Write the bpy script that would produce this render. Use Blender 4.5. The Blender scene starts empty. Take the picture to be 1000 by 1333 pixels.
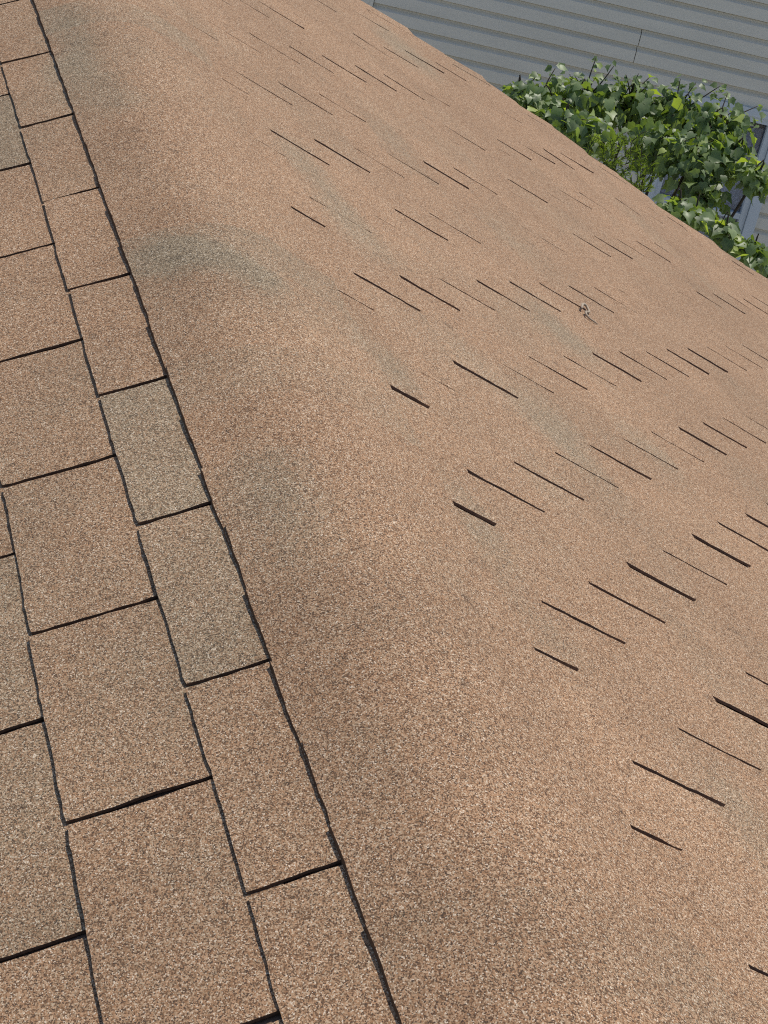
import bpy, bmesh, math, random
from mathutils import Vector, Matrix, noise

C = bpy.context.scene.collection
S = bpy.context.scene
R = math.radians

# ------------------------------------------------------------------ camera
# world: the ridge of the house runs along +Y at X = 0, Z = 0; one slope falls to -X, the other to +X
YAW, PITCH, ROLL = 0.3451, 0.4331, 0.2528
CAM = Vector((-0.6851, 0.0, 0.9761))
fwd = Vector((math.sin(YAW)*math.cos(PITCH), math.cos(YAW)*math.cos(PITCH), -math.sin(PITCH)))
rt = Vector((math.cos(YAW), -math.sin(YAW), 0)); up = rt.cross(fwd)
cr = math.cos(ROLL)*rt + math.sin(ROLL)*up
cu = -math.sin(ROLL)*rt + math.cos(ROLL)*up
cam = bpy.data.cameras.new('camera'); cam_o = bpy.data.objects.new('camera', cam); C.objects.link(cam_o)
cam.sensor_fit = 'HORIZONTAL'; cam.sensor_width = 36; cam.lens = 3051*36/1000
cam.clip_start = 0.05; cam.clip_end = 2000
M = Matrix((cr, cu, -fwd)).transposed().to_4x4(); M.translation = CAM
cam_o.matrix_world = M
S.camera = cam_o

# ------------------------------------------------------------------ light
SUN = Vector((0.31, 0.26, 0.91)).normalized()
w = bpy.data.worlds.new('World'); S.world = w; w.use_nodes = True
nt = w.node_tree; sky = nt.nodes.new('ShaderNodeTexSky'); sky.sky_type = 'NISHITA'; sky.sun_disc = False
sky.sun_elevation = math.asin(SUN.z); sky.sun_rotation = math.atan2(SUN.x, SUN.y)
nt.links.new(sky.outputs[0], nt.nodes['Background'].inputs[0]); nt.nodes['Background'].inputs[1].default_value = 0.112
sun = bpy.data.lights.new('sun', 'SUN'); sun.energy = 3.9; sun.angle = R(0.5); sun.color = (1, 0.95, 0.85)
sun_o = bpy.data.objects.new('sun', sun); C.objects.link(sun_o)
sun_o.rotation_euler = SUN.to_track_quat('Z', 'Y').to_euler(); sun_o.location = (0, 0, 20)
vs = S.view_settings; vs.view_transform = 'Standard'; vs.look = 'None'; vs.exposure = 0.0; vs.gamma = 1; vs.use_curve_mapping = False
S.render.engine = 'CYCLES'; S.cycles.use_denoising = False; S.cycles.filter_width = 1.1; S.cycles.max_bounces = 6; S.cycles.transparent_max_bounces = 8

# ------------------------------------------------------------------ helpers
def tag(o, label=None, cat=None, group=None, kind=None):
    for k, v in (('label', label), ('category', cat), ('group', group), ('kind', kind)):
        if v: o[k] = v
    return o
def empty(name, loc=(0, 0, 0)):
    o = bpy.data.objects.new(name, None); o.location = loc; C.objects.link(o); return o
def link(name, me, parent=None, mw=None):
    o = bpy.data.objects.new(name, me); C.objects.link(o)
    if parent is not None:
        o.parent = parent
    if mw is not None:
        o.matrix_basis = (parent_world(parent).inverted() @ mw) if parent is not None else mw
    return o
def parent_world(p):
    m = Matrix.Identity(4)
    while p is not None:
        m = p.matrix_basis @ m if p.type != 'EMPTY' else Matrix.Translation(p.location) @ m
        p = p.parent
    return m
def mesh(name, V, F, mats, mi=None, smooth=False):
    me = bpy.data.meshes.new(name); me.from_pydata([tuple(v) for v in V], [], F)
    for m in mats: me.materials.append(m)
    if mi: me.polygons.foreach_set('material_index', mi)
    if smooth: me.polygons.foreach_set('use_smooth', [True]*len(F))
    me.update(); return me
def box_vf(x0, x1, y0, y1, z0, z1, V, F, f=lambda p: p):
    b = len(V)
    for x in (x0, x1):
        for y in (y0, y1):
            for z in (z0, z1): V.append(f(Vector((x, y, z))))
    for q in ((0, 1, 3, 2), (4, 6, 7, 5), (0, 4, 5, 1), (2, 3, 7, 6), (0, 2, 6, 4), (1, 5, 7, 3)):
        F.append([b+i for i in q])
def tube_vf(P, rad, V, F, n=6):
    b0 = len(V); m = len(P)
    for i, p in enumerate(P):
        p = Vector(p); a = Vector(P[max(i-1, 0)]); c = Vector(P[min(i+1, m-1)])
        t = (c-a).normalized(); s = t.orthogonal().normalized() if i == 0 else (s - s.dot(t)*t).normalized(); q = t.cross(s)
        r_ = rad[i] if isinstance(rad, (list, tuple)) else rad
        for k in range(n):
            an = 2*math.pi*k/n; V.append(p + r_*(math.cos(an)*s + math.sin(an)*q))
    for i in range(m-1):
        for k in range(n):
            F.append([b0+i*n+k, b0+i*n+(k+1) % n, b0+(i+1)*n+(k+1) % n, b0+(i+1)*n+k])
    F.append([b0+k for k in range(n)][::-1]); F.append([b0+(m-1)*n+k for k in range(n)])
def smooth01(t): t = max(0, min(1, t)); return t*t*(3-2*t)

# ------------------------------------------------------------------ materials
class NT:
    def __init__(s, name):
        s.m = bpy.data.materials.new(name); s.m.use_nodes = True; s.t = s.m.node_tree
        s.b = s.t.nodes['Principled BSDF']; s.out = s.t.nodes['Material Output']
    def n(s, typ, **kw):
        x = s.t.nodes.new(typ)
        for k, v in kw.items():
            if k.startswith('i_'):
                key = k[2:]; x.inputs[int(key) if key.isdigit() else key].default_value = v
            else: setattr(x, k, v)
        return x
    def l(s, a, b): s.t.links.new(a, b)
    def math(s, op, a, b=None, clamp=False):
        x = s.n('ShaderNodeMath', operation=op, use_clamp=clamp)
        for i, v in enumerate((a, b)):
            if v is None: continue
            if isinstance(v, (int, float)): x.inputs[i].default_value = v
            else: s.l(v, x.inputs[i])
        return x.outputs[0]
    def ramp(s, fac, stops, interp='LINEAR'):
        x = s.n('ShaderNodeValToRGB'); x.color_ramp.interpolation = interp; e = x.color_ramp.elements
        while len(e) < len(stops): e.new(0.5)
        for el, (p, c) in zip(e, stops): el.position = p; el.color = (*c, 1)
        s.l(fac, x.inputs[0]); return x.outputs[0]
    def mix(s, fac, a, b, typ='MIX'):
        x = s.n('ShaderNodeMix', data_type='RGBA', blend_type=typ)
        for i, v in ((0, fac), (6, a), (7, b)):
            if isinstance(v, (int, float)): x.inputs[i].default_value = v
            elif isinstance(v, tuple): x.inputs[i].default_value = (*v, 1)
            else: s.l(v, x.inputs[i])
        return x.outputs[2]

# patches of the grey-green granule blend, (x, y on the roof, half width across, half length along the ridge, strength)
PATCH = [(-.101, 3.546, .05, .26, .9), (-.053, 3.263, .05, .09, .8), (-.082, 2.68, .045, .06, 1.2), (-.045, 2.66, .05, .06, 1.35), (.004, 2.61, .05, .055, 1.2),
         (-.07, 2.06, .05, .14, .38), (.29, 3.515, .07, .16, .7), (.644, 4.186, .08, .22, .7), (.313, 3.219, .07, .17, .8),
         (1.061, 5.575, .10, .25, .9), (.843, 3.882, .08, .20, .6), (.76, 3.40, .08, .20, .9), (.416, 2.842, .07, .17, .7),
         (.525, 2.75, .08, .19, .9), (.773, 2.979, .07, .15, .5), (.198, 2.142, .05, .14, .8), (1.053, 3.165, .08, .2, .5),
         (.192, 2.556, .05, .15, .9), (.418, 2.50, .06, .15, .45), (.36, 1.762, .06, .13, .45), (.204, 1.93, .05, .1, .4)]
def granule_material():
    g = NT('roof_granules')
    pos = g.n('ShaderNodeNewGeometry').outputs['Position']
    info = g.n('ShaderNodeObjectInfo')
    oc = g.n('ShaderNodeSeparateColor'); g.l(info.outputs['Color'], oc.inputs[0])
    st = g.n('ShaderNodeVectorMath', operation='MULTIPLY'); g.l(pos, st.inputs[0]); st.inputs[1].default_value = (1, .68, 1)
    v1 = g.n('ShaderNodeTexVoronoi', feature='F1', i_Scale=1030.0); g.l(st.outputs[0], v1.inputs['Vector'])
    s1 = g.n('ShaderNodeSeparateColor'); g.l(v1.outputs['Color'], s1.inputs[0])
    v2 = g.n('ShaderNodeTexVoronoi', feature='F1', i_Scale=340.0); g.l(st.outputs[0], v2.inputs['Vector'])
    s2 = g.n('ShaderNodeSeparateColor'); g.l(v2.outputs['Color'], s2.inputs[0])
    warm = g.ramp(s1.outputs[0], [(0, (.085, .049, .032)), (.10, (.150, .080, .043)), (.33, (.288, .157, .083)), (.56, (.390, .233, .136)),
                                  (.82, (.47, .332, .222)), (.955, (.61, .49, .375))], 'CONSTANT')
    grey = g.ramp(s1.outputs[0], [(0, (.068, .052, .036)), (.12, (.132, .098, .063)), (.34, (.236, .170, .106)), (.58, (.315, .240, .157)),
                                  (.82, (.405, .330, .235)), (.955, (.57, .485, .38))], 'CONSTANT')
    # soft-edged colour blend: stretched noise along the courses plus the patches
    mp = g.n('ShaderNodeMapping'); mp.inputs['Location'].default_value = (3.7, 1.35, .4); mp.inputs['Scale'].default_value = (5.0, 3.3, 4.0); g.l(pos, mp.inputs[0])
    n1 = g.n('ShaderNodeTexNoise', i_Scale=1.0, i_Detail=3.0, i_Roughness=.55); g.l(mp.outputs[0], n1.inputs['Vector'])
    t = g.math('MULTIPLY', g.math('SUBTRACT', n1.outputs[0], .53), .9)
    t = g.math('ADD', t, oc.outputs[0])
    nw = g.n('ShaderNodeTexNoise', i_Scale=9.0, i_Detail=2.0); g.l(pos, nw.inputs['Vector'])
    wob = g.n('ShaderNodeVectorMath', operation='SCALE'); wob.inputs[3].default_value = .09
    wsub = g.n('ShaderNodeVectorMath', operation='SUBTRACT'); g.l(nw.outputs['Color'], wsub.inputs[0]); wsub.inputs[1].default_value = (.5, .5, .5)
    g.l(wsub.outputs[0], wob.inputs[0])
    wp = g.n('ShaderNodeVectorMath', operation='ADD'); g.l(pos, wp.inputs[0]); g.l(wob.outputs[0], wp.inputs[1])
    for (x, y, a, b, k) in PATCH:
        q = g.n('ShaderNodeVectorMath', operation='SUBTRACT'); g.l(wp.outputs[0], q.inputs[0]); q.inputs[1].default_value = (x, y, 0)
        q2 = g.n('ShaderNodeVectorMath', operation='MULTIPLY'); g.l(q.outputs[0], q2.inputs[0]); q2.inputs[1].default_value = (1/a, 1/b, 0)
        ln = g.n('ShaderNodeVectorMath', operation='LENGTH'); g.l(q2.outputs[0], ln.inputs[0])
        mr = g.n('ShaderNodeMapRange', interpolation_type='SMOOTHSTEP'); g.l(ln.outputs['Value'], mr.inputs[0])
        mr.inputs[1].default_value = .0; mr.inputs[2].default_value = 1.45; mr.inputs[3].default_value = k*.52; mr.inputs[4].default_value = 0
        t = g.math('ADD', t, mr.outputs[0])
    t = g.math('MULTIPLY', g.math('MAXIMUM', t, 0.0), 1.0, clamp=True)
    # each granule flips between the two blends according to the local mixture
    pick = g.math('MULTIPLY', g.math('SUBTRACT', g.math('ADD', t, g.math('MULTIPLY', s1.outputs[1], .6)), .3), 1.6, clamp=True)
    col = g.mix(pick, warm, grey)
    # clumps, fading and tab tone
    br = g.math('ADD', g.math('MULTIPLY', s2.outputs[0], .18), .86)
    n3 = g.n('ShaderNodeTexNoise', i_Scale=3.2, i_Detail=4.0, i_Roughness=.6); g.l(pos, n3.inputs['Vector'])
    br = g.math('MULTIPLY', br, g.math('ADD', g.math('MULTIPLY', n3.outputs[0], .50), .75))
    br = g.math('MULTIPLY', br, g.math('ADD', g.math('MULTIPLY', oc.outputs[1], .5), .75))
    n4 = g.n('ShaderNodeTexNoise', i_Scale=26.0, i_Detail=3.0, i_Roughness=.6); g.l(pos, n4.inputs['Vector'])
    sc_ = g.n('ShaderNodeMapRange', interpolation_type='SMOOTHSTEP'); g.l(n4.outputs[0], sc_.inputs[0])
    for i_, v_ in ((1, .62), (2, .76), (3, 1.0), (4, .72)): sc_.inputs[i_].default_value = v_
    br = g.math('MULTIPLY', br, sc_.outputs[0])
    hs = g.n('ShaderNodeVectorMath', operation='SCALE'); g.l(col, hs.inputs[0]); g.l(br, hs.inputs[3])
    g.l(hs.outputs[0], g.b.inputs['Base Color'])
    g.b.inputs['Roughness'].default_value = .88; g.b.inputs['Specular IOR Level'].default_value = .25
    h = g.math('ADD', g.math('MULTIPLY', v1.outputs['Distance'], -1.0), g.math('MULTIPLY', s1.outputs[2], .5))
    bp = g.n('ShaderNodeBump', i_Strength=.20, i_Distance=.0011); g.l(h, bp.inputs['Height']); g.l(bp.outputs[0], g.b.inputs['Normal'])
    return g.m
def plain(name, col, rough=.6, spec=.4, var=0.0, scale=8.0):
    g = NT(name)
    if var:
        pos = g.n('ShaderNodeNewGeometry').outputs['Position']
        n1 = g.n('ShaderNodeTexNoise', i_Scale=scale, i_Detail=5.0, i_Roughness=.6); g.l(pos, n1.inputs['Vector'])
        c0 = tuple(c*(1-var) for c in col); c1 = tuple(min(1, c*(1+var)) for c in col)
        g.l(g.ramp(n1.outputs[0], [(.25, c0), (.75, c1)]), g.b.inputs['Base Color'])
    else: g.b.inputs['Base Color'].default_value = (*col, 1)
    g.b.inputs['Roughness'].default_value = rough; g.b.inputs['Specular IOR Level'].default_value = spec
    return g.m
GRAN = granule_material()
EDGE = plain('asphalt_edge', (.11, .066, .044), .95, .05, .45, 300)
EDGE_LIFT = plain('lifted_slot_edge', (.17, .105, .075), .95, .05, .45, 300)  # lighter copy of the asphalt edge, lifting the deep slot shade by colour
UNDER = plain('asphalt_underlay', (.26, .175, .13), .95, .05, .4, 250)

# ------------------------------------------------------------------ the roof
A = 0.4076; CA, SA = math.cos(A), math.sin(A)
E5, TAB = 0.127, 0.3048
Y_RAKE, Y_NEAR = 5.93, -0.4
rnd = random.Random(7)
house = empty('shingled_house', (0, 0, -4.6))
tag(house, 'brown house whose asphalt shingle roof and ridge fill most of the picture', 'house')

def frame(side, d, y, h):                 # matrix: x down the slope, y along the course, z off the slope
    if side > 0: D, Yv, n = Vector((CA, 0, -SA)), Vector((0, 1, 0)), Vector((SA, 0, CA))
    else: D, Yv, n = Vector((-CA, 0, -SA)), Vector((0, -1, 0)), Vector((-SA, 0, CA))
    m = Matrix((D, Yv, n)).transposed().to_4x4(); m.translation = D*d + Vector((0, y, 0)) + n*h
    return m
def sag(side, d, y):                      # gentle waviness of the old deck
    v = (-.0085 if side > 0 else 0) + .0022*noise.noise(Vector((d*1.3, y*.9, side*3.1)))
    if side > 0:
        v += smooth01((y-4.2)/1.7)*(.009*math.exp(-((d-1.60)/.36)**2) - .006*smooth01((d-1.95)/.3) - .004*math.exp(-((d-1.0)/.25)**2))
        v += .0022*smooth01((y-4.6)/1.2)*math.sin(d*22)
    return v
slopes = {}
for side in (1, -1):
    V, F = [], []
    dmax = 3.25 if side > 0 else 2.4
    d0 = .045; nd, ny = 22, 40
    top = []
    for i in range(nd+1):
        d = d0 + (dmax-d0)*i/nd
        for j in range(ny+1):
            y = Y_NEAR + (Y_RAKE-.012-Y_NEAR)*j/ny
            top.append(frame(side, d, y, sag(side, d, y) - .0012).translation)
    bot = [p - Vector((0, 0, .018)) for p in top]
    V = top + bot; N = len(top)
    idx = lambda i, j: i*(ny+1)+j
    for i in range(nd):
        for j in range(ny):
            q = [idx(i, j), idx(i+1, j), idx(i+1, j+1), idx(i, j+1)]
            if side < 0: q = q[::-1]
            F.append(q); F.append([N+k for k in q[::-1]])
    rim = [idx(i, 0) for i in range(nd+1)] + [idx(nd, j) for j in range(1, ny+1)] + [idx(i, ny) for i in range(nd-1, -1, -1)] + [idx(0, j) for j in range(ny-1, 0, -1)]
    for a, b in zip(rim, rim[1:]+rim[:1]):
        F.append([a, N+a, N+b, b] if side > 0 else [b, N+b, N+a, a])
    off = Vector((0, 0, 4.6))
    me = mesh('roof_slope', [v+off for v in V], F, [UNDER])
    slopes[side] = link('roof_slope', me, house)

T = 0.0030                                # shingle thickness
def tab_mesh(up, e, y0, y1, sh, rs, cup=1.0, T=T, tilt=.0042, edge=None):
    """one shingle tab: x from -up to e (its butt edge), y from y0 to y1, sheared by sh, granules on top, dark cut edges"""
    nx = max(6, int((up+e)/.0125)); ny = max(6, int((y1-y0)/.0125))
    ph = [rs.uniform(0, 6.28) for _ in range(6)]
    V = []
    cup_c = rs.uniform(-.0006, .0010)*cup; lift = rs.uniform(0, .0010)*cup
    def pt(i, j):
        x = -up + (up+e)*i/nx; y = y0 + (y1-y0)*j/ny
        fx, fy = i/nx, j/ny
        x += (.0007*math.sin(fy*5+ph[0]) + .0003*math.sin(fy*17+ph[1]))*fx
        y += (.0010*math.sin(fx*4+ph[2]))*(1 if j == ny else 0) + (.0010*math.sin(fx*4.5+ph[3]))*(1 if j == 0 else 0)
        if i == nx: x += rs.gauss(0, .00036)
        if j in (0, ny): y += rs.gauss(0, .00055) + .0004*math.sin(fx*11+ph[5])
        if i == nx and j in (0, ny): x -= .0006; y += .0008*(1 if j == 0 else -1)
        y += sh*x
        z = .0004 + tilt*(max(0, (x+up))/(up+e))
        z += cup_c*((2*fy-1)**2) + lift*fx*fx*(.5+.5*math.sin(fy*6.28+ph[4])) + rs.gauss(0, .00012)
        return Vector((x, y, z))
    g = [[pt(i, j) for j in range(ny+1)] for i in range(nx+1)]
    for row in g: V += [p + Vector((0, 0, T)) for p in row]
    n = len(V); F, mi = [], []
    ix = lambda i, j: i*(ny+1)+j
    for i in range(nx):
        for j in range(ny): F.append([ix(i, j), ix(i+1, j), ix(i+1, j+1), ix(i, j+1)]); mi.append(0)
    rim = [(i, 0) for i in range(nx+1)] + [(nx, j) for j in range(1, ny+1)] + [(i, ny) for i in range(nx-1, -1, -1)]
    base = {}
    for (i, j) in rim: base[(i, j)] = len(V); V.append(g[i][j]); V.append(V[ix(i, j)].copy())
    for p, q in zip(rim, rim[1:]): F.append([base[p]+1, base[p], base[q], base[q]+1]); mi.append(1)
    me = mesh('shingle', V, F, [GRAN, edge or EDGE], mi)
    sm = [m == 0 for m in mi]; me.polygons.foreach_set('use_smooth', sm); me.update()
    return me

def in_view(p, margin):
    v = p - CAM; z = v.dot(fwd)
    if z < .3: return None
    x = 500 + 3051*v.dot(cr)/z; y = 666.5 - 3051*v.dot(cu)/z
    return (x, y) if (-margin < x < 1000+margin and -margin < y < 1333+margin) else None

# hand-read tone of the shingles beside the ridge: (course, slot number at its far end) -> (grey share, brightness)
TONE = {(0, -2): (.10, .55), (0, -1): (.10, .60), (0, 0): (.12, .62), (0, 1): (.14, .58), (0, 2): (.02, .58), (0, 3): (.05, .54), (0, 4): (.55, .52),
        (0, 5): (.34, .54), (0, 6): (.08, .52), (0, 7): (.12, .50),
        (1, 0): (.06, .56), (1, 1): (.5, .53), (1, 2): (.05, .56), (1, 3): (.0, .56), (1, 4): (.18, .52), (1, 5): (.20, .48), (1, 6): (.20, .47), (1, 7): (.1, .44),
        (2, 5): (.36, .46), (2, 6): (.32, .46), (2, 7): (.02, .44), (2, 4): (.1, .5)}
todo = []                                 # (distance from the camera, in view?, side, mesh key, matrix, tone)
variants = {}
def variant(side, course_kind, up, e, sh, k):
    key = (side, course_kind, k)
    if key not in variants:
        rs = random.Random(hash((side > 0, course_kind == 'full', k, 5)) & 0xffff)
        if side > 0: g0, g1 = rs.choice((.0012, .002, .003, .004)), rs.choice((.0014, .0022, .0032, .0042))
        else: g0, g1 = .0033 + rs.uniform(-.0005, .0005), .0033 + rs.uniform(-.0005, .0005)
        variants[key] = tab_mesh(up, e, g0, TAB-g1, sh, rs, 1.0, *((.0034, .0046, EDGE_LIFT) if side > 0 else (T, .0042)))
    return variants[key]
Y0R = 1.5724
# how wide the slots of the sunny slope gape, in mm: (course, slot) read from the photograph
GAPE = {(0, 5): 4, (0, 4): 3, (0, 3): 8, (0, 2): 8, (0, 1): 8, (0, 0): 8, (1, .5): 7, (1, 1.5): 6, (1, 2.5): 3.4, (1, 3.5): 4, (1, 4.5): 3, (1, 5.5): 5,
        (2, 1): 4, (2, 2): 6, (2, 3): 5, (2, 4): 4.5, (2, 5): 7, (3, 1.5): 8, (3, 2.5): 8, (3, 3.5): 2.6, (3, 4.5): 2.6, (3, 5.5): 4, (4, 2): 5, (4, 3): 3.6,
        (4, 4): 4, (4, 5): 2.6, (4, 6): 4, (5, 3.5): 7, (5, 4.5): 6, (5, 5.5): 1.5, (5, 6.5): 3, (6, 4): 5, (6, 5): 4, (6, 6): 5, (7, 4.5): 5, (7, 5.5): 6.5,
        (7, 6.5): 4, (8, 6): 7, (9, 6.5): 5}
def gape(course, m):
    z = (frame(1, .1296+E5*(course+.5), Y0R+m*TAB, 0).translation-CAM).length
    return gape0(course, m)*(1.25 if (course, m) in GAPE and z > 2.5 else 1)*min(1.95, 1+max(0, z-2.2)*.55)
def gape0(course, m):
    g = GAPE.get((course, m))
    return (g if g else random.Random(int(course*1000+m*2)).choice((1.6, 2.2, 2.6, 3.0, 3.3, 3.8)))*.001
def lay(side, course, d_top, e, slots_y0, half, sh, up=.03):
    """one course of tabs: d_top = where the course above ends, slots along the ridge at slots_y0 + n*TAB"""
    off = rnd.gauss(0, .0012) if side > 0 else 0
    n0 = math.floor((Y_NEAR-slots_y0)/TAB)-1; n1 = math.ceil((Y_RAKE-slots_y0)/TAB)+1
    for n in range(n0, n1):
        ya = slots_y0 + (n+half)*TAB; yb = ya + TAB
        if yb < Y_NEAR+.2 or ya > Y_RAKE-.02: continue
        yc = (ya+yb)/2; dc = d_top + e/2
        h = sag(side, dc, yc); slope_h = (sag(side, dc+.06, yc)-sag(side, dc-.06, yc))/.12; slope_y = (sag(side, dc, yc+.12)-sag(side, dc, yc-.12))/.24
        if side > 0:
            m = frame(side, d_top+off+rnd.gauss(0, .0008), ya+rnd.gauss(0, .0003), h)
        else:
            m = frame(side, d_top+off, yb, h); slope_y = -slope_y
        rr = Matrix.Identity(4); rr[2][0] = 0
        m = m @ Matrix.Translation((e/2, TAB/2, 0)) @ Matrix.Rotation(-slope_h, 4, 'Y') @ Matrix.Rotation(slope_y+rnd.gauss(0, .0006), 4, 'X') @ Matrix.Rotation(rnd.gauss(0, .0006), 4, 'Z') @ Matrix.Translation((-e/2, -TAB/2, 0))
        if yb > Y_RAKE:                   # the last tab is trimmed at the rake
            if side > 0: me = tab_mesh(up, e, .002, Y_RAKE-ya+rnd.uniform(-.004, .004), 0, rnd, 1.0, .0034, .0046, EDGE_LIFT)
            else: me = tab_mesh(up, e, yb-Y_RAKE, TAB-.004, sh, rnd)
        elif side > 0 and in_view(frame(side, dc, yc, 0).translation, 90): me = tab_mesh(up, e, gape(course, n+half)/2, TAB-gape(course, n+1+half)/2, sh, rnd, 1.0, .0034, .0046, EDGE_LIFT)
        else: me = variant(side, 'full' if abs(e-E5) < .004 else 'short%.3f' % e, up, e, sh, rnd.randrange(9))
        p = frame(side, dc, yc, 0).translation
        key = (course, -(n+1) if side < 0 else 999)
        tone = TONE.get(key) if side < 0 else None
        if tone is None:
            tone = (max(0, rnd.gauss(.03, .05)), rnd.gauss(.5, .04)) if side > 0 else (max(0, rnd.gauss(.12, .16)), rnd.gauss(.52, .05))
        todo.append(((p-CAM).length, in_view(p, 90) is not None, side, me, m, tone))
# slope towards -X
Y0L = 3.5908
dl = .2108
lay(-1, 0, dl-.127, .127, Y0L, 0, .10)
d = dl
for k in range(1, 17):
    e = .1246 if k == 1 else E5
    lay(-1, k, d, e, Y0L + .012*(0 if k else 0), .5*(k % 2) - 0, .10); d += e
# slope towards +X
Y0R = 1.5724
for k in range(0, 24):
    lay(1, k, .1296 + k*E5 if k else .1296, E5, Y0R, .5*(k % 2), .012)
todo.sort(key=lambda t: t[0])
cnt = {1: 0, -1: 0}; far = {1: [], -1: []}
for dist, seen, side, me, m, tone in todo:
    if seen and cnt[side] < 290:
        cnt[side] += 1
        o = link('shingle', me, slopes[side], m); o.color = (max(0, min(1, tone[0])), max(0, min(1, tone[1])), 0, 1)
    else: far[side].append((me, m))
for side in (1, -1):                      # shingles outside the view: one joined field
    bm = bmesh.new()
    for me, m in far[side]:
        a = len(bm.verts); t = me.copy(); t.transform(m); bm.from_mesh(t); bpy.data.meshes.remove(t)
    me = bpy.data.meshes.new('shingle_field'); bm.to_mesh(me); bm.free()
    for mm in (GRAN, EDGE_LIFT if side > 0 else EDGE): me.materials.append(mm)
    me.transform(Matrix.Translation((0, 0, 4.6)))
    o = link('shingle_field', me, slopes[side]); o['kind'] = 'stuff'; o.color = (.1, .5, 0, 1)
print('tabs', cnt, {k: len(v) for k, v in far.items()})

# ridge caps: bent 12 inch pieces, 5 inch exposure, each nearer cap lying over the farther one
TB = .075; RAD = TB/math.tan(A)
def cap_point(s, h):                      # s = developed width from the ridge, h = height over the slope planes
    arc = RAD*A
    ap = -(RAD/CA - RAD)                  # apex drop of the rounded bend
    r_ = RAD
    cz = ap - r_                          # centre of the bend
    if abs(s) < arc:
        th = s/r_; return Vector((math.sin(th)*(r_+h), 0, cz + math.cos(th)*(r_+h)))
    sg = 1 if s > 0 else -1; d = TB + (abs(s)-arc)
    n = Vector((sg*SA, 0, CA)); return Vector((sg*CA*d, 0, -SA*d)) + n*h
def cap_mesh(rs):
    L = .304; ns, ny = 26, 24
    arc_extra = TB - RAD*A
    s0 = -(.1300-arc_extra) + rs.gauss(0, .0007); s1 = .168-arc_extra + rs.gauss(0, .0015)
    skew = rs.gauss(0, .0010); ph = [rs.uniform(0, 6.28) for _ in range(5)]; bulge = rs.uniform(-.001, .0025)
    V, F, mi = [], [], []
    def pt(i, j, dz):
        fs, fy = i/ns, j/ny
        y = -L + L*fy; s = (s0 + .004*(1-smooth01(fy/.55))) + (s1-s0-.004*(1-smooth01(fy/.55)))*fs + skew*fy
        if i == 0: s += rs.gauss(0, .0004) + .0004*math.sin(fy*7+ph[0])
        if i == ns: s += rs.gauss(0, .0005)
        if j == ny: y += rs.gauss(0, .0005) + .001*math.sin(fs*6+ph[1])
        h = (.0036 + .0088*fy)*(1 - .22*abs(2*fs-1)**3) + bulge*math.exp(-(s/.05)**2)*math.sin(fy*3.14) + .0006*math.sin(fs*9+ph[2])*fy
        p = cap_point(s, h+dz); p.y = y; return p
    rs_state = rs.getstate()
    top = [[pt(i, j, T) for j in range(ny+1)] for i in range(ns+1)]
    rs.setstate(rs_state)
    bot = [[pt(i, j, 0) for j in range(ny+1)] for i in range(ns+1)]
    for r_ in top: V += r_
    ix = lambda i, j: i*(ny+1)+j
    for i in range(ns):
        for j in range(ny): F.append([ix(i, j), ix(i+1, j), ix(i+1, j+1), ix(i, j+1)]); mi.append(0)
    rim = [(i, 0) for i in range(ns+1)] + [(ns, j) for j in range(1, ny+1)] + [(i, ny) for i in range(ns-1, -1, -1)] + [(0, j) for j in range(ny-1, -1, -1)]
    base = {}
    for q in rim:
        if q not in base:
            base[q] = len(V); V.append(bot[q[0]][q[1]] - Vector((0, 0, .0075))); V.append(V[ix(*q)].copy())
    for p, q in zip(rim, rim[1:]): F.append([base[p]+1, base[p], base[q], base[q]+1]); mi.append(1)
    me = mesh('ridge_cap', V, F, [GRAN, EDGE], mi); me.polygons.foreach_set('use_smooth', [m == 0 for m in mi]); me.update()
    return me
capm = [cap_mesh(random.Random(90+i)) for i in range(10)]
CAPTONE = [.05, .12, .0, .1, .3, .08, .02, .15]
y = Y_RAKE+.01; k = 0
while y > Y_NEAR:
    o = link('ridge_cap', capm[rnd.randrange(10)], house, Matrix.Translation((0, y + rnd.gauss(0, .002), 0)))
    o.color = (max(0, rnd.choice(CAPTONE)), max(0, rnd.gauss(.48, .04)), 0, 1); y -= E5; k += 1

# rake boards, gable wall and body of the house below the deck
WHITE = plain('white_paint', (.72, .73, .76), .5, .4, .06, 5)
for side in (1, -1):
    V, F = [], []; dm = 3.25 if side > 0 else 2.4
    box_vf(.02, dm, -.02, 0, -.165, -.022, V, F)
    me = mesh('barge_board', V, F, [WHITE]); m = frame(side, 0, Y_RAKE-.035 if side > 0 else Y_RAKE-.055, 0); link('barge_board', me, house, m)
V, F = [], []
xr, xl = 2.6, -1.85
prof = [(xl, 0), (xr, 0), (xr, 4.6-xr*math.tan(A)-.06), (0, 4.6-.06), (xl, 4.6+xl*math.tan(A)-.06)]
for yy in (-4.0, 5.62):
    for (x, z) in prof: V.append((x, yy, z))
F = [[0, 1, 2, 3, 4][::-1], [5, 6, 7, 8, 9]] + [[i, (i+1) % 5, 5+(i+1) % 5, 5+i] for i in range(5)]
F = [f[::-1] for f in F]
link('wall', mesh('wall', V, F, [WHITE]), house)

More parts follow.
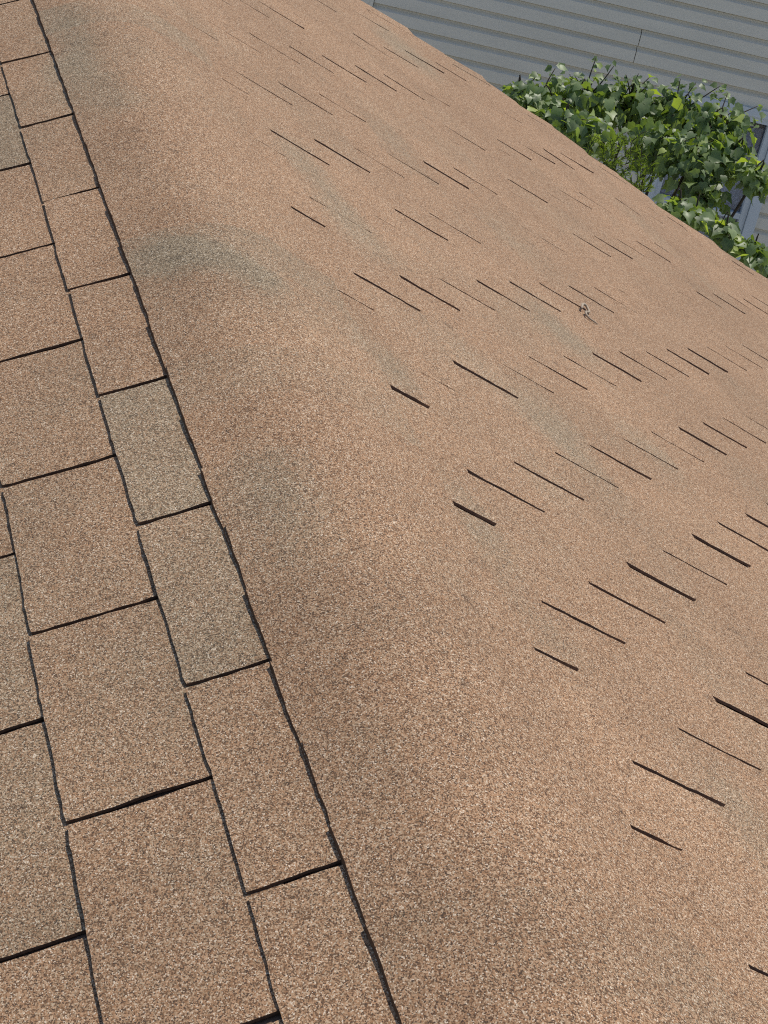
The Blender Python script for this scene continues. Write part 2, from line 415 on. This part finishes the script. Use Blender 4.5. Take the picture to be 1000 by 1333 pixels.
# ------------------------------------------------------------------ the dry twig on the slope
TW = plain('dry_twig', (.36, .29, .22), .7, .3, .3, 150)
tw_px = [(.900, 3.672, .010), (.917, 3.715, .016), (.936, 3.735, .013), (.940, 3.712, .006), (.927, 3.687, .007), (.9095, 3.662, .010), (.904, 3.640, .007), (.912, 3.6315, .0035), (.927, 3.633, .002), (.9405, 3.634, .001)]
P = []
for x, yy, h in tw_px:
    dd = x/CA; P.append(frame(1, dd, yy, .0078 + sag(1, dd, yy) + h*.6).translation)
def spline(P, n=5):
    Q = []
    for i in range(len(P)-1):
        p0, p1, p2, p3 = P[max(i-1, 0)], P[i], P[i+1], P[min(i+2, len(P)-1)]
        for k in range(n):
            t = k/n; Q.append(.5*((2*p1) + (p2-p0)*t + (2*p0-5*p1+4*p2-p3)*t*t + (3*p1-p0-3*p2+p3)*t**3))
    return Q + [P[-1]]
Q = spline(P); V, F = [], []
b = Q[0].copy()
tube_vf([(q-b)*.7 for q in Q], [(.0023 if i < len(Q)*.62 else .0023-.0015*(i-len(Q)*.62)/(len(Q)*.38)) for i in range(len(Q))], V, F, 7)
tw = bpy.data.objects.new('twig', mesh('twig', V, F, [TW], smooth=True)); C.objects.link(tw); tw.location = b
tag(tw, 'small curled pale dry twig lying on the sunlit shingles', 'twig')

# ------------------------------------------------------------------ ground
GR = plain('bounce_ground', (.30, .28, .25), .95, .2, .3, 1.5)  # unseen ground, made pale to bounce light onto the neighbouring siding
V = [(-400, -400, -4.6), (400, -400, -4.6), (400, 400, -4.6), (-400, 400, -4.6)]
g = bpy.data.objects.new('ground', mesh('ground', V, [[0, 1, 2, 3]], [GR])); C.objects.link(g); g['kind'] = 'structure'

# ------------------------------------------------------------------ neighbouring house
def siding_material():
    s = NT('vinyl_siding')
    pos = s.n('ShaderNodeNewGeometry').outputs['Position']
    mp = s.n('ShaderNodeMapping'); mp.inputs['Scale'].default_value = (1.2, 1.2, 6); s.l(pos, mp.inputs[0])
    n1 = s.n('ShaderNodeTexNoise', i_Scale=1.4, i_Detail=6.0, i_Roughness=.65); s.l(mp.outputs[0], n1.inputs['Vector'])
    n2 = s.n('ShaderNodeTexNoise', i_Scale=90.0, i_Detail=3.0); s.l(pos, n2.inputs['Vector'])
    f = s.math('ADD', s.math('MULTIPLY', n1.outputs[0], .7), s.math('MULTIPLY', n2.outputs[0], .3))
    s.l(s.ramp(f, [(.3, (.62, .585, .50)), (.7, (.74, .70, .605))]), s.b.inputs['Base Color'])
    s.b.inputs['Roughness'].default_value = .45; s.b.inputs['Specular IOR Level'].default_value = .4
    return s.m
SID = siding_material()
TRIM = plain('pale_trim', (.55, .60, .64), .45, .4, .08, 6)
TH = R(13.5); U = Vector((math.cos(TH), -math.sin(TH), 0)); NW = Vector((-math.sin(TH), -math.cos(TH), 0))
P0 = Vector((4.374, 12.316, 0))
nb = empty('sided_house', (P0.x, P0.y, -4.6))
tag(nb, 'grey vinyl sided house in shade beyond the roof edge and the bush', 'house')
def wf(u, o, z): return U*u + NW*o + Vector((0, 0, z+4.6))     # relative to nb: u along the wall, o outwards
Z0, SP = -1.861, .0985
UL, UR = -1.375, 6.5
WU0, WU1, WZ1 = .40, 1.10, -2.1515        # window opening, top at a rib joint
ZB = Z0 - SP*13 - .0                      # window bottom
V, F = [], []
def wbox(u0, u1, o0, o1, z0, z1):
    box_vf(u0, u1, o0, o1, z0, z1, V, F, lambda p: wf(p.x, p.y, p.z))
zt = Z0 + 12*SP
for u0, u1, z0, z1 in ((UL, WU0, -4.6, zt), (WU1, UR, -4.6, zt), (WU0, WU1, WZ1, zt), (WU0, WU1, -4.6, ZB)): wbox(u0, u1, -.12, -.031, z0, z1)
wall = link('wall', mesh('wall', V, F, [SID]), nb)
# dutch-lap rib profile, (height under the rib's top, outwards)
PROF = [(.008, -.030), (-.0015, -.030), (-.004, -.0190), (-.013, -.0140), (-.022, -.005), (-.031, .0045), (-.060, .0060), (-.0925, .0085), (-.0948, .0080), (-.0951, -.028)]
def siding(ribs, parent, proud=0.0):
    """one vinyl panel: ribs = [(row, u0, u1)], rows of SP counted down from Z0"""
    V, F = [], []
    for row, u0, u1 in ribs:
        n = max(1, int((u1-u0)/.5)); b = len(V)
        for k in range(n+1):
            u = u0+(u1-u0)*k/n; wv = .0015*noise.noise(Vector((u*1.1, row*.37, 5)))
            wz = .0012*noise.noise(Vector((u*.8, (row//2)*.9, 2)))
            for z, o in PROF: V.append(wf(u, o+proud+wv, Z0-row*SP+z+wz))
        m = len(PROF)
        for k in range(n):
            for q in range(m-1): F.append([b+k*m+q, b+k*m+q+1, b+(k+1)*m+q+1, b+(k+1)*m+q])
        for k, rev in ((0, False), (n, True)):     # end caps close the edge of the panel
            cap = [b+k*m+q for q in range(m)]; F.append(cap[::-1] if rev else cap)
    me = mesh('siding_panel', V, F, [SID]); return link('siding_panel', me, parent)
WROW0 = 3                                 # first rib row below the window's top
for p in range(-6, 14):                   # two ribs to a panel
    r0 = 2*p; rows = (r0, r0+1)
    if Z0 - (r0+2)*SP < -4.6: break
    j = [.143 if p == 0 else {1: 3.1, -1: 2.35, -2: -.9-3.0, 2: -3.0}.get(p, -2.1+1.37*((p*5) % 7)/2.0+1.6)][0]
    if -1.3 < j < 1.3 and p != 0: j += 2.8
    cuts = [UL, UR] if not (UL+.2 < j < UR-.2) else [UL, j, UR]
    for a, b in zip(cuts, cuts[1:]):
        lap = -.004 if b == j else 0
        ribs = []
        for r in rows:
            if r >= WROW0 and Z0-r*SP > ZB+.01:        # notch for the window
                if a < WU0: ribs.append((r, a, min(b, WU0)))
                if b > WU1: ribs.append((r, max(a, WU1), b+lap))
            else: ribs.append((r, a, b+lap))
        siding(ribs, wall, -.0022 if lap else 0.0)
# corner post and the return wall
V, F = [], []; wbox(UL-.085, UL-.004, -.10, .014, -4.6, zt); wbox(UL-.062, UL-.030, .014, .018, -4.6, zt)
link('corner_post', mesh('corner_post', V, F, [SID]), nb)
# window: frame, sashes, panes, and a pale curtain added to brighten the glass
win = empty('window'); win.parent = nb
def wpart(name, boxes, mat, parent):
    global V, F
    V, F = [], []
    for bx in boxes: wbox(*bx)
    return link(name, mesh(name, V, F, [mat]), parent)
wpart('frame', [(WU0, WU0+.062, -.10, .028, ZB, WZ1), (WU1-.062, WU1, -.10, .028, ZB, WZ1), (WU0+.062, WU1-.062, -.10, .028, WZ1-.045, WZ1), (WU0+.062, WU1-.062, -.10, .034, ZB, ZB+.05)], TRIM, win)
wpart('sash', [(WU0+.064, WU0+.10, -.06, .008, ZB+.052, WZ1-.048), (WU1-.10, WU1-.064, -.06, .008, ZB+.052, WZ1-.048), (WU0+.10, WU1-.10, -.06, .008, WZ1-.083, WZ1-.048), (WU0+.10, WU1-.10, -.06, .008, ZB+.052, ZB+.09), (WU0+.10, WU1-.10, -.055, .004, (ZB+WZ1)/2-.17, (ZB+WZ1)/2-.135)], TRIM, win)
gl = NT('window_glass'); tr = gl.n('ShaderNodeBsdfTransparent'); gs = gl.n('ShaderNodeBsdfGlossy', i_Roughness=.04); tr.inputs[0].default_value = (.85, .88, .92, 1)
fr = gl.n('ShaderNodeFresnel', i_IOR=1.5); mx = gl.n('ShaderNodeMixShader'); gl.l(fr.outputs[0], mx.inputs[0]); gl.l(tr.outputs[0], mx.inputs[1]); gl.l(gs.outputs[0], mx.inputs[2]); gl.l(mx.outputs[0], gl.out.inputs[0])
wpart('pane', [(WU0+.098, WU1-.098, -.034, -.028, ZB+.088, WZ1-.081)], gl.m, win)
CUR = plain('added_curtain_cloth', (.80, .79, .84), .9, .1, .06, 9)
V, F = [], []
nn = 60
for k in range(nn+1):
    u = WU0+.066+(WU1-WU0-.132)*k/nn; o = -.10+.012*math.sin(k*1.15)+.006*math.sin(k*.37)
    V.append(wf(u, o, ZB-.1)); V.append(wf(u, o, WZ1-.13+.004*math.sin(k*.9)))
F = [[2*k, 2*k+2, 2*k+3, 2*k+1] for k in range(nn)]
cme = mesh('added_curtain', V, F, [CUR], smooth=True); cu_o = link('added_curtain', cme, win)
sm = cu_o.modifiers.new('thickness', 'SOLIDIFY'); sm.thickness = .003
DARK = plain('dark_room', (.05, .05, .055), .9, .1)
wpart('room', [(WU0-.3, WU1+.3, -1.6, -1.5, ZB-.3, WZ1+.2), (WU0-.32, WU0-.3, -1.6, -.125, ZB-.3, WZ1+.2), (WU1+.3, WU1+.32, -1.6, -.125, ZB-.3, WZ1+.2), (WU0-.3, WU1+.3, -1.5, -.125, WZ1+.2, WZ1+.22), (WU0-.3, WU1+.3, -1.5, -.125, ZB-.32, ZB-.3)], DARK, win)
# eaves and roof over the neighbouring wall
V, F = [], []
wbox(UL-.2, UR, -.3, .12, zt, zt+.14); link('eave', mesh('eave', V, F, [TRIM]), nb)
V, F = [], []
for u in (UL-.4, UR):
    V += [wf(u, .15, zt+.142), wf(u, .15, zt+.162), wf(u, -4.2, zt+1.85), wf(u, -4.2, zt+1.83)]
    V += [wf(u, -8.6, zt+.142), wf(u, -8.6, zt+.162)]
F = [[1, 2, 8, 7], [0, 6, 9, 3], [2, 5, 11, 8], [3, 9, 10, 4], [0, 1, 7, 6], [4, 10, 11, 5], [0, 3, 2, 1], [3, 4, 5, 2], [6, 7, 8, 9], [9, 8, 11, 10]]
link('roof', mesh('roof', V, F, [plain('neighbour_shingles', (.10, .09, .085), .9, .2, .3, 30)]), nb)
V, F = [], []
wbox(UL-.004, UL+.1, -8.3, -.125, -4.6, zt); wbox(UR-.1, UR, -8.3, -.125, -4.6, zt); wbox(UL+.1, UR-.1, -8.3, -8.2, -4.6, zt)
link('wall', mesh('wall', V, F, [SID]), nb)

# ------------------------------------------------------------------ bushes
def leaf_material(name, dark, light, tint):
    g = NT(name); info = g.n('ShaderNodeObjectInfo')
    att = g.n('ShaderNodeAttribute', attribute_name='tone'); 
    rv = g.math('ADD', info.outputs['Random'], att.outputs['Fac'])
    rv = g.math('FRACT', rv)
    col = g.ramp(rv, [(0, dark), (.55, tuple((a+b)/2 for a, b in zip(dark, light))), (.88, light), (1, tint)])
    pos = g.n('ShaderNodeNewGeometry').outputs['Position']
    n1 = g.n('ShaderNodeTexNoise', i_Scale=60.0, i_Detail=2.0); g.l(pos, n1.inputs['Vector'])
    col = g.mix(g.math('MULTIPLY', n1.outputs[0], .5), col, tuple(min(1, c*1.5) for c in light))
    g.l(col, g.b.inputs['Base Color']); g.b.inputs['Roughness'].default_value = .46; g.b.inputs['Specular IOR Level'].default_value = .5
    tl = g.n('ShaderNodeBsdfTranslucent'); c2 = g.mix(1.0, col, (2.0, 2.1, .35), 'MULTIPLY'); g.l(c2, tl.inputs[0])
    mx = g.n('ShaderNodeMixShader', i_0=.36); g.l(g.b.outputs[0], mx.inputs[1]); g.l(tl.outputs[0], mx.inputs[2]); g.l(mx.outputs[0], g.out.inputs[0])
    return g.m
LEAF = leaf_material('bush_leaf', (.035, .068, .025), (.20, .26, .125), (.34, .40, .09))
FERN = leaf_material('feathery_leaf', (.07, .115, .025), (.13, .17, .04), (.2, .16, .06))
BARK = plain('bush_bark', (.055, .045, .035), .9, .1, .3, 60)
OUT = [(0, 0), (.22, -.10), (.46, .06), (.42, .26), (.52, .46), (.31, .60), (.13, .82), (0, 1.0)]
def leaf_vf(rs, size):
    V, F = [], []
    mid = [(0, 0), (0, .28), (0, .58), (0, 1.0)]
    fold = rs.uniform(.1, .65); droop = rs.uniform(.1, .75); tw = rs.uniform(-.25, .25); asy = rs.uniform(.85, 1.15)
    def z(x, y): return fold*abs(x)*.9 - droop*y*y + tw*x*y - .25*x*x
    for x, yy in mid: V.append(Vector((x, yy, z(x, yy)))*size)
    for sgn in (1, -1):
        b = len(V)
        for (x, yy) in OUT[1:-1]:
            xx = sgn*x*(asy if sgn > 0 else 1/asy)*rs.uniform(.92, 1.08); V.append(Vector((xx, yy, z(xx, yy)))*size)
        fs = [[0, b, b+1, 1], [b+1, b+2, 1], [1, b+2, b+3, 2], [1, b+3, 2][:0] or [2, b+3, b+4], [2, b+4, b+5, 3]]
        for f in fs:
            F.append(f if sgn > 0 else f[::-1])
    return V, F
LV = [leaf_vf(random.Random(300+i), 1.0) for i in range(8)]
LM = []
for V, F in LV:
    me = mesh('leaf', V, F, [LEAF], smooth=True); LM.append(me)
def leaf_frame(p, nrm, tip, size):
    n = nrm.normalized(); yv = (tip - tip.dot(n)*n)
    if yv.length < 1e-4: yv = n.orthogonal()
    yv.normalize(); xv = yv.cross(n)
    m = Matrix((xv, yv, n)).transposed().to_4x4()
    for i in range(3):
        for j in range(3): m[i][j] *= size
    m.translation = p; return m
def bush(name, base, clumps, tips, density, size, label, seed, stem_r=.012):
    rs = random.Random(seed)
    root = empty(name, base); b0 = Vector(base); tag(root, label, 'bush', 'bushes between the two houses')
    V, F = [], []; L = []
    for (cx, cy, cz, rx, rz) in clumps:
        c = Vector((cx, cy, cz)); ry = max(rx, .14)
        st = b0 + Vector((rs.uniform(-.15, .15), rs.uniform(-.1, .1), 0)); mid = st.lerp(c, .55) + Vector((rs.uniform(-.1, .1), rs.uniform(-.1, .1), 0))
        Q = spline([st-b0, mid-b0, c-b0, c-b0+Vector((rs.uniform(-.5, .5)*rx, 0, rz*.35))], 5)
        tube_vf(Q, [stem_r*(1-.9*i/(len(Q)-1)) for i in range(len(Q))], V, F, 5)
        n = int(density*(rx*rz+.006)*(1000 if cz > -2.5 else 450))
        for _ in range(n):
            while True:
                q = Vector((rs.uniform(-1, 1), rs.uniform(-1, 1), rs.uniform(-1, 1)))
                if .2 < q.length < 1: break
            q = q*(.55+.5*rs.random())
            p = c + Vector((q.x*rx, q.y*ry, q.z*rz))
            nr = Vector((q.x*.5+rs.gauss(0, .6), q.y*.5-.2+rs.gauss(0, .6), .72+q.z*.3+rs.gauss(0, .35)))
            tip = Vector((q.x+rs.gauss(0, .5), q.y-.3+rs.gauss(0, .5), -.5+rs.gauss(0, .35)))
            L.append(leaf_frame(p, nr, tip, size*rs.choice((.55, .75, .9, 1.0, 1.1, 1.3))))
            if rs.random() < .22:
                tube_vf([c-b0+(p-c)*.3, c-b0+(p-c)*.7+Vector((0, 0, .01)), p-b0], [.003, .0025, .0012], V, F, 4)
    for t in tips:                        # shoots standing above the crown
        t = Vector(t); c = min((Vector(k[:3]) for k in clumps), key=lambda k: (k-t).length)
        Q = spline([c-b0, (c+t)/2-b0+Vector((rs.uniform(-.02, .02), 0, 0)), t-b0], 4); tube_vf(Q, [.005-.003*i/(len(Q)-1) for i in range(len(Q))], V, F, 5)
        for k in range(rs.randrange(5, 10)):
            p = t + Vector((rs.gauss(0, .018), rs.gauss(0, .018), rs.uniform(-.07, .012)))
            L.append(leaf_frame(p, Vector((rs.gauss(0, .5), -.3+rs.gauss(0, .4), .8)), Vector((rs.gauss(0, 1), rs.gauss(0, 1), -.1)), size*rs.uniform(.5, .85)))
    me = mesh('stem', V, F, [BARK], smooth=True); link('stem', me, root)
    L.sort(key=lambda m: (m.translation-CAM).length)
    step = max(1, len(L)//290)
    big = set(id(m) for m in sorted(L, key=lambda m: -m[0].xyz.length/(m.translation-CAM).length + .00004*rs.random())[:290])
    V, F, T_ = [], [], []
    for m in L:
        k = rs.randrange(8)
        if id(m) in big: link('leaf', LM[k], root, m)
        else:
            b = len(V); tv = rs.random()
            for v in LV[k][0]: V.append(m @ v - b0); T_.append(tv)
            F += [[b+i for i in f] for f in LV[k][1]]
    if V:
        me = mesh('foliage', V, F, [LEAF], smooth=True); at = me.attributes.new('tone', 'FLOAT', 'POINT'); at.data.foreach_set('value', T_)
        o = link('foliage', me, root); o['kind'] = 'stuff'
    print(name, 'leaves', len(L)); return root
MAIN = [(3.20, 10.42, -1.85, .085, .085), (3.31, 10.39, -1.87, .156, .119), (3.54, 10.45, -1.83, .179, .135), (3.79, 10.48, -1.83, .188, .143), (3.44, 10.00, -1.87, .162, .108),
        (4.01, 10.40, -1.81, .173, .151), (4.12, 10.15, -1.78, .170, .148), (3.94, 9.93, -1.88, .200, .153), (4.15, 9.98, -1.86, .132, .154),
        (4.19, 9.73, -1.87, .079, .087), (4.00, 9.84, -2.01, .124, .109), (3.80, 10.10, -1.88, .132, .125), (3.28, 9.96, -1.82, .143, .093)]
TIPS = [(3.57, 10.52, -1.63), (3.66, 10.49, -1.645), (3.36, 10.47, -1.70), (3.80, 10.5, -1.665), (4.0, 10.45, -1.645), (3.72, 10.46, -1.67), (3.28, 10.47, -1.74), (3.46, 10.52, -1.73), (3.87, 10.52, -1.68),
        (4.09, 10.46, -1.65), (4.20, 10.42, -1.64), (4.20, 10.31, -1.64), (4.34, 10.24, -1.66), (4.29, 10.11, -1.73), (3.14, 10.37, -1.81)]
MAIN += [(3.55, 10.35, -2.75, .24, .22), (3.85, 10.30, -2.95, .25, .24), (4.10, 10.25, -3.2, .24, .25), (3.70, 10.3, -3.5, .28, .3), (4.0, 10.3, -3.85, .25, .25)]
bush('bush', (3.8, 10.3, -4.6), MAIN, TIPS, 8.0, .052, 'big leafy green bush in front of the neighbour window and siding', 11, .016)
LOW = [(3.70, 9.39, -1.96, .090, .052), (3.77, 9.36, -1.97, .063, .049), (3.95, 9.38, -2.03, .091, .063), (4.03, 9.22, -2.06, .083, .063), (4.19, 9.25, -2.13, .084, .070)]
bush('bush', (3.9, 9.3, -4.6), LOW, [], 7.5, .056, 'low straggling shoots with pale green leaves hugging the roof edge below the window', 12)
# feathery plant
rs = random.Random(5); ft = empty('feathery_shrub', (3.48, 9.6, -4.6)); b0 = Vector((3.48, 9.6, -4.6))
tag(ft, 'yellowish green feathery shrub with fine needles in front of the leafy bush', 'bush', 'bushes between the two houses')
V, F = [], []; VS, FS = [], []
for (cx, cy, cz, rx, rz) in [(3.45, 9.65, -1.85, .147, .119), (3.53, 9.48, -1.91, .076, .063), (3.42, 9.62, -1.98, .15, .12)]:
    c = Vector((cx, cy, cz))
    Q = spline([Vector((rs.uniform(-.05, .05), 0, 0)), (c-b0)*.6+Vector((.05, 0, 0)), c-b0], 5); tube_vf(Q, [.012*(1-.7*i/(len(Q)-1)) for i in range(len(Q))], VS, FS, 5)
    for _ in range(int(34*rx/.147)):
        a = Vector((rs.gauss(0, .4)*rx, rs.gauss(0, .4)*rx, rs.gauss(-.3, .4)*rz))+c-b0
        dr = Vector((rs.gauss(0, .6), rs.gauss(-.2, .5), 1+rs.gauss(0, .4))).normalized(); Ln = rs.uniform(.08, .16)
        e_ = a+dr*Ln+Vector((0, 0, -.02)); Q = spline([a, a+dr*Ln*.6, e_], 3); tube_vf(Q, [.0022, .002, .0018, .0016, .0014, .0012, .001], VS, FS, 4)
        for k in range(26):
            t = k/26; p = a.lerp(e_, t); nd = (dr*.8+Vector((rs.gauss(0, .7), rs.gauss(0, .7), rs.gauss(0, .5)))).normalized(); ln = rs.uniform(.018, .036)
            s_ = nd.cross(Vector((rs.random(), rs.random(), rs.random()))).normalized()*.0019
            b = len(V); V += [p-s_, p+s_, p+nd*ln*.6+s_, p+nd*ln, p+nd*ln*.6-s_]; F.append([b, b+1, b+2, b+3, b+4])
link('stem', mesh('stem', VS, FS, [BARK], smooth=True), ft)
me = mesh('foliage', V, F, [FERN]); o = link('foliage', me, ft); o['kind'] = 'stuff'
